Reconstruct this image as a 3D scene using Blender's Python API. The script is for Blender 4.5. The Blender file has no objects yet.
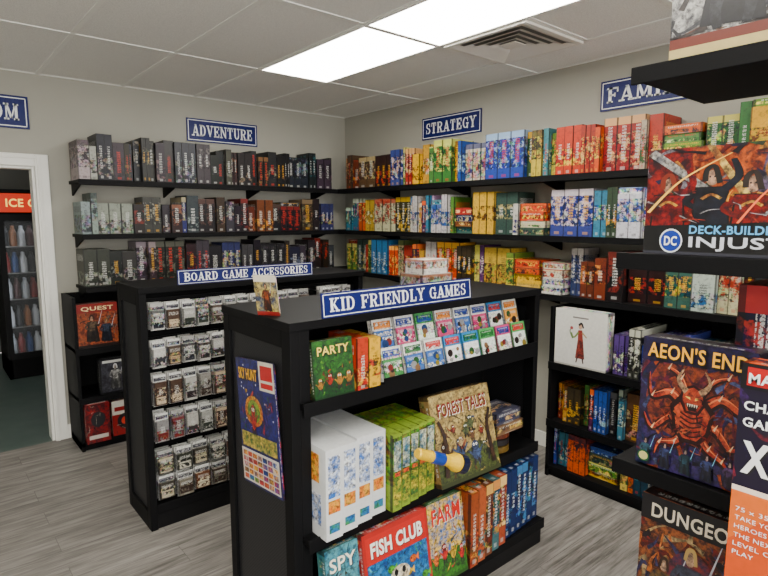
import bpy, math, random
from mathutils import Vector, Matrix
random.seed(23)
scene=bpy.context.scene
def lin(c):
    o=[]
    for v in c[:3]:
        v=max(0,min(255,v))/255.0
        o.append(v/12.92 if v<=0.04045 else ((v+0.055)/1.055)**2.4)
    return (o[0],o[1],o[2],1.0)
def sat(c,s=1.25,g=.9):
    m=sum(c)/3.0
    return tuple(max(0,min(255,(m+(v-m)*s)*g)) for v in c)

# ------------------------------------------------------------ materials
class N:
    def __init__(s,name):
        s.m=bpy.data.materials.new(name); s.m.use_nodes=True
        s.t=s.m.node_tree; s.b=s.t.nodes['Principled BSDF']
    def n(s,ty,**k):
        x=s.t.nodes.new(ty)
        for a,b in k.items(): setattr(x,a,b)
        return x
    def l(s,a,b): s.t.links.new(a,b)
    def setin(s,sock,v):
        if isinstance(v,bpy.types.NodeSocket): s.l(v,sock)
        else: sock.default_value=v
    def math(s,op,a,b=0.0,c=0.0):
        x=s.n('ShaderNodeMath',operation=op)
        s.setin(x.inputs[0],a); s.setin(x.inputs[1],b); s.setin(x.inputs[2],c)
        return x.outputs[0]
    def mix(s,f,a,b,bt='MIX'):
        x=s.n('ShaderNodeMix',data_type='RGBA',blend_type=bt)
        s.setin(x.inputs[0],f); s.setin(x.inputs[6],a); s.setin(x.inputs[7],b)
        return x.outputs[2]
    def noise(s,vec,scale,detail=2.0,rough=0.5,out=0):
        x=s.n('ShaderNodeTexNoise'); x.inputs['Scale'].default_value=scale
        x.inputs['Detail'].default_value=detail; x.inputs['Roughness'].default_value=rough
        s.l(vec,x.inputs['Vector']); return x.outputs[out]
    def step(s,v,lo,hi):
        x=s.n('ShaderNodeMapRange'); s.setin(x.inputs[0],v); x.inputs[1].default_value=lo; x.inputs[2].default_value=hi
        return x.outputs[0]
    def obj(s): return s.n('ShaderNodeTexCoord').outputs['Object']
    def mapped(s,vec,sc):
        x=s.n('ShaderNodeMapping'); x.inputs['Scale'].default_value=sc; s.l(vec,x.inputs['Vector']); return x.outputs[0]
    def col(s,v): s.setin(s.b.inputs['Base Color'],v)
    def rough(s,v): s.setin(s.b.inputs['Roughness'],v)
    def bump(s,h,st,dist=0.002):
        x=s.n('ShaderNodeBump'); x.inputs['Strength'].default_value=st; x.inputs['Distance'].default_value=dist
        s.l(h,x.inputs['Height']); s.l(x.outputs[0],s.b.inputs['Normal'])

def plain(name,c,r=0.5,metal=0.0,var=0.12,scale=30,spec=.5):
    k=N(name); n=k.noise(k.obj(),scale,3)
    a=lin(c); d=tuple(v*(1-var) for v in a[:3])+(1,); e=tuple(min(1,v*(1+var)) for v in a[:3])+(1,)
    k.col(k.mix(n,d,e)); k.rough(r); k.b.inputs['Metallic'].default_value=metal; k.b.inputs['Specular IOR Level'].default_value=spec
    return k.m
def emis(name,c,st):
    k=N(name); k.col((0,0,0,1)); k.b.inputs['Emission Color'].default_value=lin(c); k.b.inputs['Emission Strength'].default_value=st
    return k.m

m_black=plain('black_powder_coat',(8,8,10),0.6,spec=.15)
m_black2=plain('black_shelf_face',(12,12,14),0.5,spec=.2)
m_dark=plain('dark_backing',(6,6,7),0.7,spec=.15)
m_white=plain('white_trim_paint',(232,231,224),0.4,var=.03)
m_chrome=plain('peg_wire',(150,150,152),0.3,0.9)
m_grid=plain('ceiling_tee_paint',(236,235,228),0.5,var=.03)
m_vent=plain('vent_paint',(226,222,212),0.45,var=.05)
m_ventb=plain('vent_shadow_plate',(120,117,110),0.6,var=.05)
m_blue=plain('sign_blue',(6,22,92),0.4,var=.05,spec=.3)
m_signw=plain('sign_white',(240,242,244),0.4,var=.02)
m_plasticy=plain('yellow_plastic',(236,190,6),0.3)
m_panel=emis('light_panel_diffuser',(255,251,240),19)
m_cool=emis('cooler_header_glow',(215,50,20),1.0)
m_led=emis('cooler_led',(240,245,255),6)

k=N('wall_paint_greige'); o=k.obj(); n=k.noise(o,2.0,3); n2=k.noise(o,160,2)
k.col(k.mix(n,lin((158,156,145)),lin((167,165,154)))); k.rough(0.75); k.bump(n2,0.15,0.001); m_wall=k.m
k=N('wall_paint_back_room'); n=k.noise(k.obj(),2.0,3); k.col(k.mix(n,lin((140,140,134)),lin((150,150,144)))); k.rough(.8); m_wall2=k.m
k=N('acoustic_ceiling_tile'); o=k.obj(); n=k.noise(o,180,3,.7); n2=k.noise(o,9,2)
c=k.mix(k.step(n,.35,.6),lin((216,214,208)),lin((244,242,236)))
k.col(k.mix(k.math('MULTIPLY',n2,.3),c,lin((226,224,218)))); k.rough(.95); k.bump(n,.5,.002); m_ceil=k.m
k=N('grey_wood_plank_floor'); o=k.obj()
br=k.n('ShaderNodeTexBrick'); br.offset=.37
k.l(o,br.inputs['Vector']); br.inputs['Scale'].default_value=1
br.inputs['Brick Width'].default_value=1.2; br.inputs['Row Height'].default_value=.155; br.inputs['Mortar Size'].default_value=.001
br.inputs['Color1'].default_value=(.25,.25,.25,1); br.inputs['Color2'].default_value=(.75,.75,.75,1); br.inputs['Mortar'].default_value=(0,0,0,1)
bw=k.n('ShaderNodeRGBToBW'); k.l(br.outputs['Color'],bw.inputs[0])
add=k.n('ShaderNodeVectorMath',operation='ADD'); k.l(o,add.inputs[0])
cb=k.n('ShaderNodeCombineXYZ'); k.l(k.math('MULTIPLY',bw.outputs[0],17.0),cb.inputs[0]); k.l(k.math('MULTIPLY',bw.outputs[0],5.0),cb.inputs[2]); k.l(cb.outputs[0],add.inputs[1])
g1=k.noise(k.mapped(add.outputs[0],(2.0,24,1)),1.0,5,.7)
g2=k.noise(k.mapped(add.outputs[0],(6,110,1)),1.0,3,.6)
gg=k.math('ADD',k.math('MULTIPLY',g1,.7),k.math('MULTIPLY',g2,.3))
c=k.mix(k.step(gg,.36,.62),lin((74,70,66)),lin((148,143,137)))
c=k.mix(k.math('MULTIPLY',bw.outputs[0],.15),c,lin((126,122,117)))
c=k.mix(br.outputs['Fac'],c,lin((78,75,72)))
k.col(c); k.rough(k.step(g1,-.6,1.6)); k.bump(gg,.12,.001); m_floor=k.m
k=N('teal_vinyl_floor'); n=k.noise(k.obj(),6,4); k.col(k.mix(n,lin((66,84,80)),lin((98,112,106)))); k.rough(.3); m_floor2=k.m
k=N('perforated_black_metal'); o=k.obj(); sp=k.n('ShaderNodeSeparateXYZ'); k.l(o,sp.inputs[0])
K=2*math.pi/.013
hy=k.math('SINE',k.math('MULTIPLY',k.math('ADD',sp.outputs[1],sp.outputs[0]),K)); hz=k.math('SINE',k.math('MULTIPLY',sp.outputs[2],K))
pm=k.math('GREATER_THAN',k.math('MULTIPLY',hy,hz),.25)
k.col(k.mix(pm,lin((38,38,41)),lin((3,3,4)))); k.rough(.5); k.b.inputs['Specular IOR Level'].default_value=.3; k.bump(pm,-.4,.001); m_perf=k.m
k=N('printed_ink'); a=k.n('ShaderNodeAttribute',attribute_name='A'); n=k.noise(k.obj(),60,3)
k.col(k.mix(k.math('MULTIPLY',n,.25),a.outputs['Color'],(0.02,0.02,0.02,1),'MIX')); k.rough(.35); m_ink=k.m
k=N('painterly_ink'); a=k.n('ShaderNodeAttribute',attribute_name='A'); b=k.n('ShaderNodeAttribute',attribute_name='B'); n=k.noise(k.obj(),34,5,.7)
n2=k.noise(k.obj(),90,4,.65)
c=k.mix(k.step(n,.38,.6),a.outputs['Color'],b.outputs['Color']); k.col(k.mix(k.math('MULTIPLY',k.step(n2,.45,.65),.85),c,(0.01,0.008,0.014,1))); k.rough(.32); m_paint=k.m
def game_mat(name,rough,ns):
    k=N(name); o=k.obj()
    A=k.n('ShaderNodeAttribute',attribute_name='A').outputs['Color']; B=k.n('ShaderNodeAttribute',attribute_name='B').outputs['Color']
    I=k.n('ShaderNodeAttribute',attribute_name='I').outputs['Color']; si=k.n('ShaderNodeSeparateColor'); k.l(I,si.inputs[0])
    seed,kind,tc=si.outputs[0],si.outputs[1],si.outputs[2]
    uv=k.n('ShaderNodeUVMap'); su=k.n('ShaderNodeSeparateXYZ'); k.l(uv.outputs[0],su.inputs[0]); u,v=su.outputs[0],su.outputs[1]
    off=k.n('ShaderNodeCombineXYZ'); k.l(k.math('MULTIPLY',seed,91.0),off.inputs[0]); k.l(k.math('MULTIPLY',seed,53.0),off.inputs[2])
    av=k.n('ShaderNodeVectorMath',operation='ADD'); k.l(o,av.inputs[0]); k.l(off.outputs[0],av.inputs[1]); P=av.outputs[0]
    n1=k.noise(P,ns,4,.65); n2=k.noise(P,ns*2.2,4,.65); n3=k.noise(P,230,1)
    nc=k.noise(P,ns*1.3,3,.6,1)
    hs=k.n('ShaderNodeHueSaturation'); hs.inputs['Saturation'].default_value=2.6; k.l(nc,hs.inputs['Color'])
    s2=k.math('FRACT',k.math('MULTIPLY',seed,13.7)); s3=k.math('FRACT',k.math('MULTIPLY',seed,37.3)); s4=k.math('FRACT',k.math('MULTIPLY',seed,71.9))
    def blend(a,b): return k.math('ADD',a,k.math('MULTIPLY',kind,k.math('SUBTRACT',b,a)))
    t=blend(v,u); s=blend(u,v)
    base=k.mix(k.step(n1,.5,.57),A,B)
    tint=k.mix(1.0,base,k.mix(1.0,hs.outputs[0],(1.7,1.6,1.6,1),'MULTIPLY'),'MULTIPLY')
    base=k.mix(k.math('MULTIPLY',s4,.8),base,tint)
    dk=k.mix(.88,base,(0.004,0.004,0.007,1))
    base=k.mix(k.step(n2,.5,.62),base,dk)
    artlo=k.math('MULTIPLY',s2,.4)
    inb=k.math('MULTIPLY',k.math('GREATER_THAN',v,artlo),k.math('LESS_THAN',v,k.math('ADD',artlo,k.math('ADD',.3,k.math('MULTIPLY',s3,.5)))))
    sol=k.mix(k.math('MULTIPLY',k.step(n2,.5,.7),.55),k.mix(.04,A,B),dk)
    c=k.mix(inb,sol,base)
    bd=k.math('MULTIPLY',k.math('GREATER_THAN',v,.86),k.math('GREATER_THAN',s3,.7))
    c=k.mix(k.math('MULTIPLY',bd,.8),c,B)
    ramp=k.n('ShaderNodeValToRGB'); ramp.color_ramp.interpolation='CONSTANT'
    e=ramp.color_ramp.elements; e[0].position=0; e[0].color=(.6,.6,.57,1); e[1].position=.35; e[1].color=lin((216,160,30))
    x=e.new(.7); x.color=(.012,.012,.016,1); x=e.new(.55); x.color=lin((190,44,24)); k.l(tc,ramp.inputs[0])
    def rng(q,lo,hi): return k.math('MULTIPLY',k.math('GREATER_THAN',q,lo),k.math('LESS_THAN',q,hi))
    slo=blend(k.math('ADD',.34,0),k.math('ADD',.68,0)); shi=blend(k.math('ADD',.66,0),k.math('ADD',.86,0))
    tlo=blend(k.math('ADD',.2,k.math('MULTIPLY',s2,.25)),k.math('ADD',.12,0)); thi=blend(k.math('ADD',.62,k.math('MULTIPLY',s3,.28)),k.math('ADD',.88,0))
    reg=k.math('MULTIPLY',rng(s,slo,shi),rng(t,tlo,thi))
    nn=k.math('ADD',k.math('MULTIPLY',s4,10.0),13.0)
    fr=k.math('FRACT',k.math('MULTIPLY',t,nn))
    let=k.math('MULTIPLY',k.math('LESS_THAN',fr,.7),k.math('GREATER_THAN',n3,.46))
    c=k.mix(k.math('MULTIPLY',k.math('MULTIPLY',reg,let),.75),c,ramp.outputs[0])
    lg=k.math('MULTIPLY',rng(v,.04,.10),rng(u,.32,.68))
    c=k.mix(k.math('MULTIPLY',lg,.4),c,ramp.outputs[0])
    c=k.mix(k.math('MULTIPLY',k.math('GREATER_THAN',k.math('ABSOLUTE',k.math('SUBTRACT',u,.5)),.45),.75),c,(0.005,0.005,0.006,1))
    k.col(c); k.rough(rough); k.b.inputs['Specular IOR Level'].default_value=.35; return k.m
m_game=game_mat('board_game_box_print',.4,26)
m_pack=game_mat('card_pack_print',.3,60)

# ------------------------------------------------------------ mesh builder
class MB:
    def __init__(s): s.v=[];s.f=[];s.mi=[];s.uv=[];s.c=[]
    def face(s,pts,mat=0,A=(1,1,1,1),B=(0,0,0,1),I=(0,0,0,1),uv=None):
        b=len(s.v); s.v+= [tuple(p) for p in pts]; s.f.append(tuple(range(b,b+len(pts)))); s.mi.append(mat)
        s.uv.append(uv or [(0,0),(1,0),(1,1),(0,1)][:len(pts)]+[(0,0)]*max(0,len(pts)-4)); s.c.append((A,B,I))
    def box(s,x0,x1,y0,y1,z0,z1,mat=0,A=(1,1,1,1),B=(0,0,0,1),seed=0,tc=0,M=None):
        if x0>x1:x0,x1=x1,x0
        if y0>y1:y0,y1=y1,y0
        if z0>z1:z0,z1=z1,z0
        P=[Vector(p) for p in ((x0,y0,z0),(x1,y0,z0),(x1,y1,z0),(x0,y1,z0),(x0,y0,z1),(x1,y0,z1),(x1,y1,z1),(x0,y1,z1))]
        if M: P=[M@p for p in P]
        b=len(s.v); s.v+=[tuple(p) for p in P]
        dx,dy,dz=x1-x0,y1-y0,z1-z0
        kx=1 if dx>.6*dz else 0; ky=1 if dy>.6*dz else 0
        for q,kd in (((0,1,5,4),kx),((1,2,6,5),ky),((2,3,7,6),kx),((3,0,4,7),ky),((4,5,6,7),1),((3,2,1,0),1)):
            s.f.append(tuple(b+i for i in q)); s.mi.append(mat); s.uv.append([(0,0),(1,0),(1,1),(0,1)]); s.c.append((A,B,(seed,kd,tc,1)))
    def lathe(s,c,prof,n=10,mat=0,A=(1,1,1,1),M=None):
        rings=[]
        for r,z in prof:
            ring=[]
            for i in range(n):
                a=2*math.pi*i/n; p=Vector((c[0]+r*math.cos(a),c[1]+r*math.sin(a),c[2]+z))
                if M: p=M@p
                ring.append(len(s.v)); s.v.append(tuple(p))
            rings.append(ring)
        def add(f): s.f.append(f); s.mi.append(mat); s.uv.append([(0,0)]*len(f)); s.c.append((A,A,(0,0,0,1)))
        for a,b in zip(rings,rings[1:]):
            for i in range(n): add((a[i],a[(i+1)%n],b[(i+1)%n],b[i]))
        add(tuple(rings[0][::-1])); add(tuple(rings[-1]))
    def build(s,name,mats,parent=None,bevel=0):
        me=bpy.data.meshes.new(name); me.from_pydata(s.v,[],s.f); me.update()
        for m in mats: me.materials.append(m)
        me.polygons.foreach_set('material_index',s.mi)
        uvl=me.uv_layers.new(name='UVMap'); flat=[]
        ca=[[],[],[]]
        for f,u,c in zip(s.f,s.uv,s.c):
            for i in range(len(f)):
                flat+=list(u[i] if i<len(u) else (0,0))
                for j in range(3): ca[j]+=list(c[j])
        uvl.data.foreach_set('uv',flat)
        for j,nm in enumerate('ABI'):
            at=me.color_attributes.new(nm,'FLOAT_COLOR','CORNER'); at.data.foreach_set('color',ca[j])
        ob=bpy.data.objects.new(name,me); scene.collection.objects.link(ob)
        if parent: ob.parent=parent
        if bevel:
            b=ob.modifiers.new('b','BEVEL'); b.width=bevel; b.segments=2; b.limit_method='ANGLE'
        return ob
def empty(name):
    e=bpy.data.objects.new(name,None); scene.collection.objects.link(e); e.empty_display_size=.1; return e
def simple(name,boxes,mat,parent=None,bevel=0):
    b=MB()
    for q in boxes: b.box(*q)
    return b.build(name,[mat],parent,bevel)

def text_on(name,s,O,ex,ey,w,h,mat,parent,off=.0015,bold=.025):
    cu=bpy.data.curves.new(name,'FONT'); cu.body=s; cu.size=1; cu.offset=bold; cu.resolution_u=3; cu.space_character=1.06
    ob=bpy.data.objects.new(name+'_tmp',cu); scene.collection.objects.link(ob)
    bpy.context.view_layer.update()
    dg=bpy.context.evaluated_depsgraph_get(); me=bpy.data.meshes.new_from_object(ob.evaluated_get(dg))
    bpy.data.objects.remove(ob)
    xs=[v.co.x for v in me.vertices]; ys=[v.co.y for v in me.vertices]
    x0,x1,y0,y1=min(xs),max(xs),min(ys),max(ys)
    O=Vector(O);ex=Vector(ex).normalized();ey=Vector(ey).normalized();n=ex.cross(ey)
    for v in me.vertices:
        v.co=O+ex*((v.co.x-x0)/(x1-x0)*w)+ey*((v.co.y-y0)/(y1-y0)*h)+n*off
    me.materials.clear(); me.materials.append(mat)
    r=bpy.data.objects.new(name,me); scene.collection.objects.link(r)
    if parent: r.parent=parent
    return r
# slab-serif lettering for the store signs: strokes per glyph (unit height)
def V_(x,s0=1,s1=1,w=.2): return [('v',x,w)]+([('s',x,0)] if s0 else [])+([('s',x,1)] if s1 else [])
GL={
'A':(.86,[('d',.43,1,.14,.03,.1),('d',.43,1,.70,.03,.2),('h',.3,.2,.62),('s',.13,0),('s',.70,0)]),
'B':(.8,V_(.2)+[('a',.4,.745,.26,.2,-90,90,.17),('a',.42,.27,.28,.22,-90,90,.18),('h',.95,.2,.42),('h',.52,.2,.42),('h',.05,.2,.42)]),
'C':(.8,[('a',.42,.5,.28,.43,40,320,.17),('v2',.68,.62,.98,.09),('v2',.68,.02,.34,.07)]),
'D':(.84,V_(.2)+[('a',.4,.5,.28,.43,-90,90,.19),('h',.93,.2,.42),('h',.07,.2,.42)]),
'E':(.76,V_(.2)+[('h',.94,.1,.68),('h',.5,.2,.5),('h',.06,.1,.68),('v2',.66,.68,1,.09),('v2',.66,0,.32,.09),('v2',.5,.36,.64,.08)]),
'F':(.74,V_(.2)+[('h',.94,.1,.68),('h',.5,.2,.5),('v2',.66,.68,1,.09),('v2',.5,.36,.64,.08)]),
'G':(.86,[('a',.42,.5,.28,.43,50,310,.17),('v2',.66,.0,.44,.16),('h',.44,.5,.82),('v2',.68,.62,.98,.09)]),
'I':(.42,V_(.21)),
'K':(.88,V_(.2)+[('d',.66,.95,.3,.45,.1),('d',.36,.55,.7,.04,.19),('s',.68,0),('s',.66,1)]),
'L':(.74,V_(.2)+[('h',.06,.1,.68),('v2',.65,0,.36,.09)]),
'M':(1.02,V_(.16,w=.1)+V_(.84)+[('d',.18,.97,.5,.1,.18),('d',.5,.1,.8,.97,.1)]),
'N':(.9,V_(.16,1,1,.1)+V_(.74,0,1,.1)+[('d',.17,.96,.73,.04,.19)]),
'O':(.84,[('a',.42,.5,.29,.43,0,360,.18)]),
'R':(.86,V_(.2)+[('a',.42,.73,.25,.22,-90,90,.17),('h',.94,.2,.44),('h',.49,.2,.44),('d',.46,.5,.66,.04,.18),('s',.7,0)]),
'S':(.72,[('a',.36,.73,.2,.21,60,270,.15),('a',.36,.28,.22,.22,-120,90,.17),('v2',.58,.66,.98,.08),('v2',.12,.02,.36,.08)]),
'T':(.78,[('v',.39,.2),('s',.39,0),('h',.94,.06,.72),('v2',.1,.66,1,.08),('v2',.68,.66,1,.08)]),
'U':(.86,[('v2',.2,.3,1,.2),('v2',.68,.3,1,.1),('a',.44,.32,.22,.27,180,360,.15),('s',.2,1),('s',.68,1)]),
'V':(.84,[('d',.16,.97,.44,.02,.2),('d',.7,.97,.44,.02,.1),('s',.16,1),('s',.7,1)]),
'Y':(.84,[('d',.16,.97,.42,.45,.19),('d',.7,.97,.42,.45,.1),('v2',.42,0,.5,.2),('s',.42,0),('s',.16,1),('s',.7,1)]),
' ':(.4,[])}
def slab_text(name,s,O,ex,ey,w,h,mat,parent,off=.0018):
    O=Vector(O);ex=Vector(ex).normalized();ey=Vector(ey).normalized();n=ex.cross(ey)
    tot=sum(GL[c][0]+.06 for c in s); k=w/tot; mb=MB(); cx=0
    def q(pts): mb.face([O+ex*((cx+x)*k)+ey*(y*h)+n*off for x,y in pts])
    for ch in s:
        wd,st=GL[ch]
        for g in st:
            if g[0]=='v': x,t=g[1],g[2]/2; q([(x-t,0),(x+t,0),(x+t,1),(x-t,1)])
            elif g[0]=='v2': x,y0,y1,t=g[1],g[2],g[3],g[4]/2; q([(x-t,y0),(x+t,y0),(x+t,y1),(x-t,y1)])
            elif g[0]=='h': y,x0,x1=g[1:]; q([(x0,y-.06),(x1,y-.06),(x1,y+.06),(x0,y+.06)])
            elif g[0]=='s':
                x,y=g[1],g[2]; y0,y1=(0,.11) if y==0 else (.89,1); q([(x-.18,y0),(x+.18,y0),(x+.18,y1),(x-.18,y1)])
            elif g[0]=='d':
                x0,y0,x1,y1,t=g[1:]; t/=2; q([(x0-t,y0),(x1-t,y1),(x1+t,y1),(x0+t,y0)][::1])
            elif g[0]=='a':
                cx_,cy_,rx,ry,a0,a1,t=g[1:]; m=14
                for i in range(m):
                    b0=math.radians(a0+(a1-a0)*i/m); b1=math.radians(a0+(a1-a0)*(i+1)/m); P=[]
                    for r,b in ((-1,b0),(1,b0),(1,b1),(-1,b1)):
                        tt=t/2*(.45+.55*abs(math.cos(b))); P.append((cx_+(rx+r*tt)*math.cos(b),cy_+(ry+r*tt*.9)*math.sin(b)))
                    q(P)
        cx+=wd+.06
    return mb.build(name,[mat],parent)

class Art:
    def __init__(s,O,ex,ey,w,h,base=.0006):
        s.O=Vector(O);s.ex=Vector(ex).normalized();s.ey=Vector(ey).normalized();s.n=s.ex.cross(s.ey);s.w=w;s.h=h;s.d=base;s.mb=MB()
    def P(s,u,v): return s.O+s.ex*(u*s.w)+s.ey*(v*s.h)+s.n*s.d
    def poly(s,pts,c,mat=0,c2=None):
        s.mb.face([s.P(min(1,max(0,u)),min(1,max(0,v))) for u,v in pts],mat,lin(c),lin(c2 or c)); s.d+=.00003
    def rect(s,u0,v0,u1,v1,c,mat=0,c2=None): s.poly([(u0,v0),(u1,v0),(u1,v1),(u0,v1)],c,mat,c2)
    def ell(s,cu,cv,ru,rv,c,n=18,mat=0,c2=None):
        s.poly([(cu+ru*math.cos(2*math.pi*i/n),cv+rv*math.sin(2*math.pi*i/n)) for i in range(n)],c,mat,c2)
    def stroke(s,pts,w0,w1,c,mat=0,c2=None):
        q=[]
        P=[Vector((p[0],p[1])) for p in pts]; P=[P[0]]+P+[P[-1]]
        for i in range(1,len(P)-2):
            for j in range(6):
                t=j/6; a,b,cc,d=P[i-1],P[i],P[i+1],P[i+2]
                q.append(.5*((2*b)+(cc-a)*t+(2*a-5*b+4*cc-d)*t*t+(3*b-a-3*cc+d)*t**3))
        q.append(P[-2])
        L=[];R_=[]
        for i,p in enumerate(q):
            d=(q[min(i+1,len(q)-1)]-q[max(i-1,0)]); d=d.normalized() if d.length>1e-6 else Vector((1,0))
            nn=Vector((-d.y,d.x)); w=(w0+(w1-w0)*i/(len(q)-1))/2
            L.append(p+nn*w);R_.append(p-nn*w)
        for i in range(len(q)-1):
            s.mb.face([s.P(min(1,max(0,a.x)),min(1,max(0,a.y))) for a in (R_[i],R_[i+1],L[i+1],L[i])],mat,lin(c),lin(c2 or c))
        s.d+=.00003
    def build(s,name,parent): return s.mb.build(name,[m_ink,m_paint],parent)

# ------------------------------------------------------------ camera
f=555.0; p=math.atan(70/f); az=math.radians(40.3)
CP=Vector((-3.27,-4.44,1.585))
F=Vector((math.sin(az)*math.cos(p),math.cos(az)*math.cos(p),-math.sin(p)))
R=Vector((math.cos(az),-math.sin(az),0)); U=R.cross(F)
cd=bpy.data.cameras.new('camera'); cam=bpy.data.objects.new('camera',cd); scene.collection.objects.link(cam)
cd.lens=f/768*36; cd.sensor_width=36; cd.clip_start=.05
mw=Matrix((( R.x,U.x,-F.x,CP.x),(R.y,U.y,-F.y,CP.y),(R.z,U.z,-F.z,CP.z),(0,0,0,1)))
cam.matrix_world=mw; scene.camera=cam

# ------------------------------------------------------------ room shell
XL=-5.6; YF=-6.6; H=2.54
simple('floor',[(XL,.0,YF,0.0,-.1,0)],m_floor)
simple('ceiling',[(XL,.0,YF,0.0,H,H+.1)],m_ceil)
DX0,DX1,DZ=-3.5,-2.60,1.93
simple('wall_back',[(XL-.1,DX0,0,.12,0,H),(DX1,.12,0,.12,0,H),(DX0,DX1,0,.12,DZ,H)],m_wall)
simple('wall_right',[(0,.12,YF,0,0,H)],m_wall)
simple('wall_left',[(XL-.1,XL,YF,0,0,H)],m_wall)
WX0,WX1,WZ0,WZ1=-5.3,-.3,.35,2.4
simple('wall_front',[(XL-.1,WX0,YF-.1,YF,0,H),(WX1,.12,YF-.1,YF,0,H),(WX0,WX1,YF-.1,YF,0,WZ0),(WX0,WX1,YF-.1,YF,WZ1,H)],m_wall)  # front wall with an opening added so world light brightens the ceiling
simple('added_fill_window_1',[(WX0,WX1,YF-.07,YF-.02,WZ0,WZ0+.05),(WX0,WX1,YF-.07,YF-.02,WZ1-.05,WZ1)]+[(x-.025,x+.025,YF-.07,YF-.02,WZ0+.05,WZ1-.05) for x in (WX0+.025,-3.63,-2.07,WX1-.025)],m_white)  # frame of the added light opening, unseen behind the camera
T_=.08
simple('trim_1',[(DX1,DX1+T_,-.022,0,0,DZ+T_),(DX1+.012,DX1+.03,-.03,-.022,0,DZ+.066),(DX0-T_,DX0,-.022,0,0,DZ+T_),
 (DX0,DX1,-.022,0,DZ,DZ+T_),(DX0,DX1+.012,-.03,-.022,DZ+.048,DZ+.066),
 (DX1-.018,DX1,0,.12,0,DZ),(DX0,DX0+.018,0,.12,0,DZ),(DX0+.018,DX1-.018,0,.12,DZ-.018,DZ)],m_white,bevel=.003)
simple('baseboard_back',[(XL,DX0-T_,-.015,0,0,.1),(DX1+T_,-.0,-.015,0,0,.1)],m_white)
simple('baseboard_right',[(-.015,0,YF,-.015,0,.1)],m_white)
simple('baseboard_left',[(XL,XL+.015,YF,-.015,0,.1)],m_white)
simple('floor_back_room',[(-4.6,-.6,.0,3.4,-.1,-.001)],m_floor2)
simple('ceiling_back_room',[(-4.6,-.6,.12,3.4,H-.04,H+.06)],m_ceil)
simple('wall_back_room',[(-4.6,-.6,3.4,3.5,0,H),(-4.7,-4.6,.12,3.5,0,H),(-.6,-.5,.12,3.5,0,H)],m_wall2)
g=MB(); W=.012; zz=(H-.004,H)
xs=[-.405-.535*i for i in range(10)]; ys=[-1.07-1.1*i for i in range(6)]+[0.0]
for x in xs: g.box(x-W,x+W,YF,0,*zz)
for y in ys: g.box(XL,0,y-W,y+W,H-.005,H)
g.box(-.93,-.405,-2.75-W,-2.75+W,*zz)
g.box(-.02,0,YF,0,*zz); g.box(XL,0,-.02,0,*zz)
g.build('ceiling_grid',[m_grid])
def panel(x0,y0):
    e=empty('ceiling_light_panel'); x1=x0+.511; y1=y0-1.076
    simple('diffuser',[(x0+.004,x1-.004,y1+.004,y0-.004,H-.006,H-.003)],m_panel,e)
    b=.012
    simple('frame',[(x0-b,x0+.004,y1,y0,H-.009,H),(x1-.004,x1+b,y1,y0,H-.009,H),(x0,x1,y0-.004,y0+b,H-.009,H),(x0,x1,y1-b,y1+.004,H-.009,H)],m_grid,e)
for x0,y0 in ((-1.463,-1.082),(-1.463,-2.182),(-4.673,-1.082),(-3.068,-3.282),(-4.673,-4.382),(-1.463,-4.382),(-3.068,-5.482)): panel(x0,y0)
e=empty('ceiling_air_vent'); v=MB(); cx,cy=-.668,-2.465
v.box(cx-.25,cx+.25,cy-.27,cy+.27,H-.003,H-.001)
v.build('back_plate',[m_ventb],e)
v=MB()
for i,r in enumerate((.245,.195,.145,.095)):
    z1=H-.005; z0=H-.016; ri=r-.038
    for a in range(4):
        M=Matrix.Translation((cx,cy,0))@Matrix.Rotation(a*math.pi/2,4,'Z')
        pts=[(-r,-r,z0),(r,-r,z0),(ri,-ri,z1),(-ri,-ri,z1)]
        v.face([M@Vector(q) for q in pts]); v.face([M@(Vector(q)+Vector((0,0,-.002))) for q in pts[::-1]])
v.box(cx-.262,cx+.262,cy-.27,cy-.245,H-.018,H-.004);v.box(cx-.262,cx+.262,cy+.245,cy+.27,H-.018,H-.004)
v.box(cx-.262,cx-.245,cy-.245,cy+.245,H-.018,H-.004);v.box(cx+.245,cx+.262,cy-.245,cy+.245,H-.018,H-.004)
v.box(cx-.05,cx+.05,cy-.05,cy+.05,H-.016,H-.012)
v.build('louvers',[m_vent],e)

# ------------------------------------------------------------ signs
def sign(name,s,O,ex,ey,w,h,tw=.86,th=.5):
    e=empty(name); O=Vector(O);ex=Vector(ex).normalized();ey=Vector(ey).normalized();n=ex.cross(ey)
    M=Matrix((( ex.x,ey.x,n.x,O.x),(ex.y,ey.y,n.y,O.y),(ex.z,ey.z,n.z,O.z),(0,0,0,1)))
    b=MB(); b.box(0,w,0,h,-.006,0,M=M); b.build('board',[m_blue],e)
    t=h*.03; i=h*.06; b=MB()
    for q in ((i,w-i,i,i+t),(i,w-i,h-i-t,h-i),(i,i+t,i,h-i),(w-i-t,w-i,i,h-i)): b.box(q[0],q[1],q[2],q[3],0,.001,M=M)
    b.build('border',[m_signw],e)
    slab_text('lettering',s,O+ex*(w*(1-tw)/2)+ey*(h*(1-th)/2),ex,ey,w*tw,h*th,m_signw,e)
sign('wall_sign','ADVENTURE',(-1.55,-.010,2.19),(1,0,0),(0,0,1),.61,.18)
sign('wall_sign','GAME ROOM',(-3.35,-.010,2.17),(1,0,0),(0,0,1),.74,.21)
sign('wall_sign','STRATEGY',(-.010,-1.08,2.215),(0,-1,0),(0,0,1),.62,.17)
sign('wall_sign','FAMILY',(-.010,-2.63,2.225),(0,-1,0),(0,0,1),.58,.175)

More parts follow.
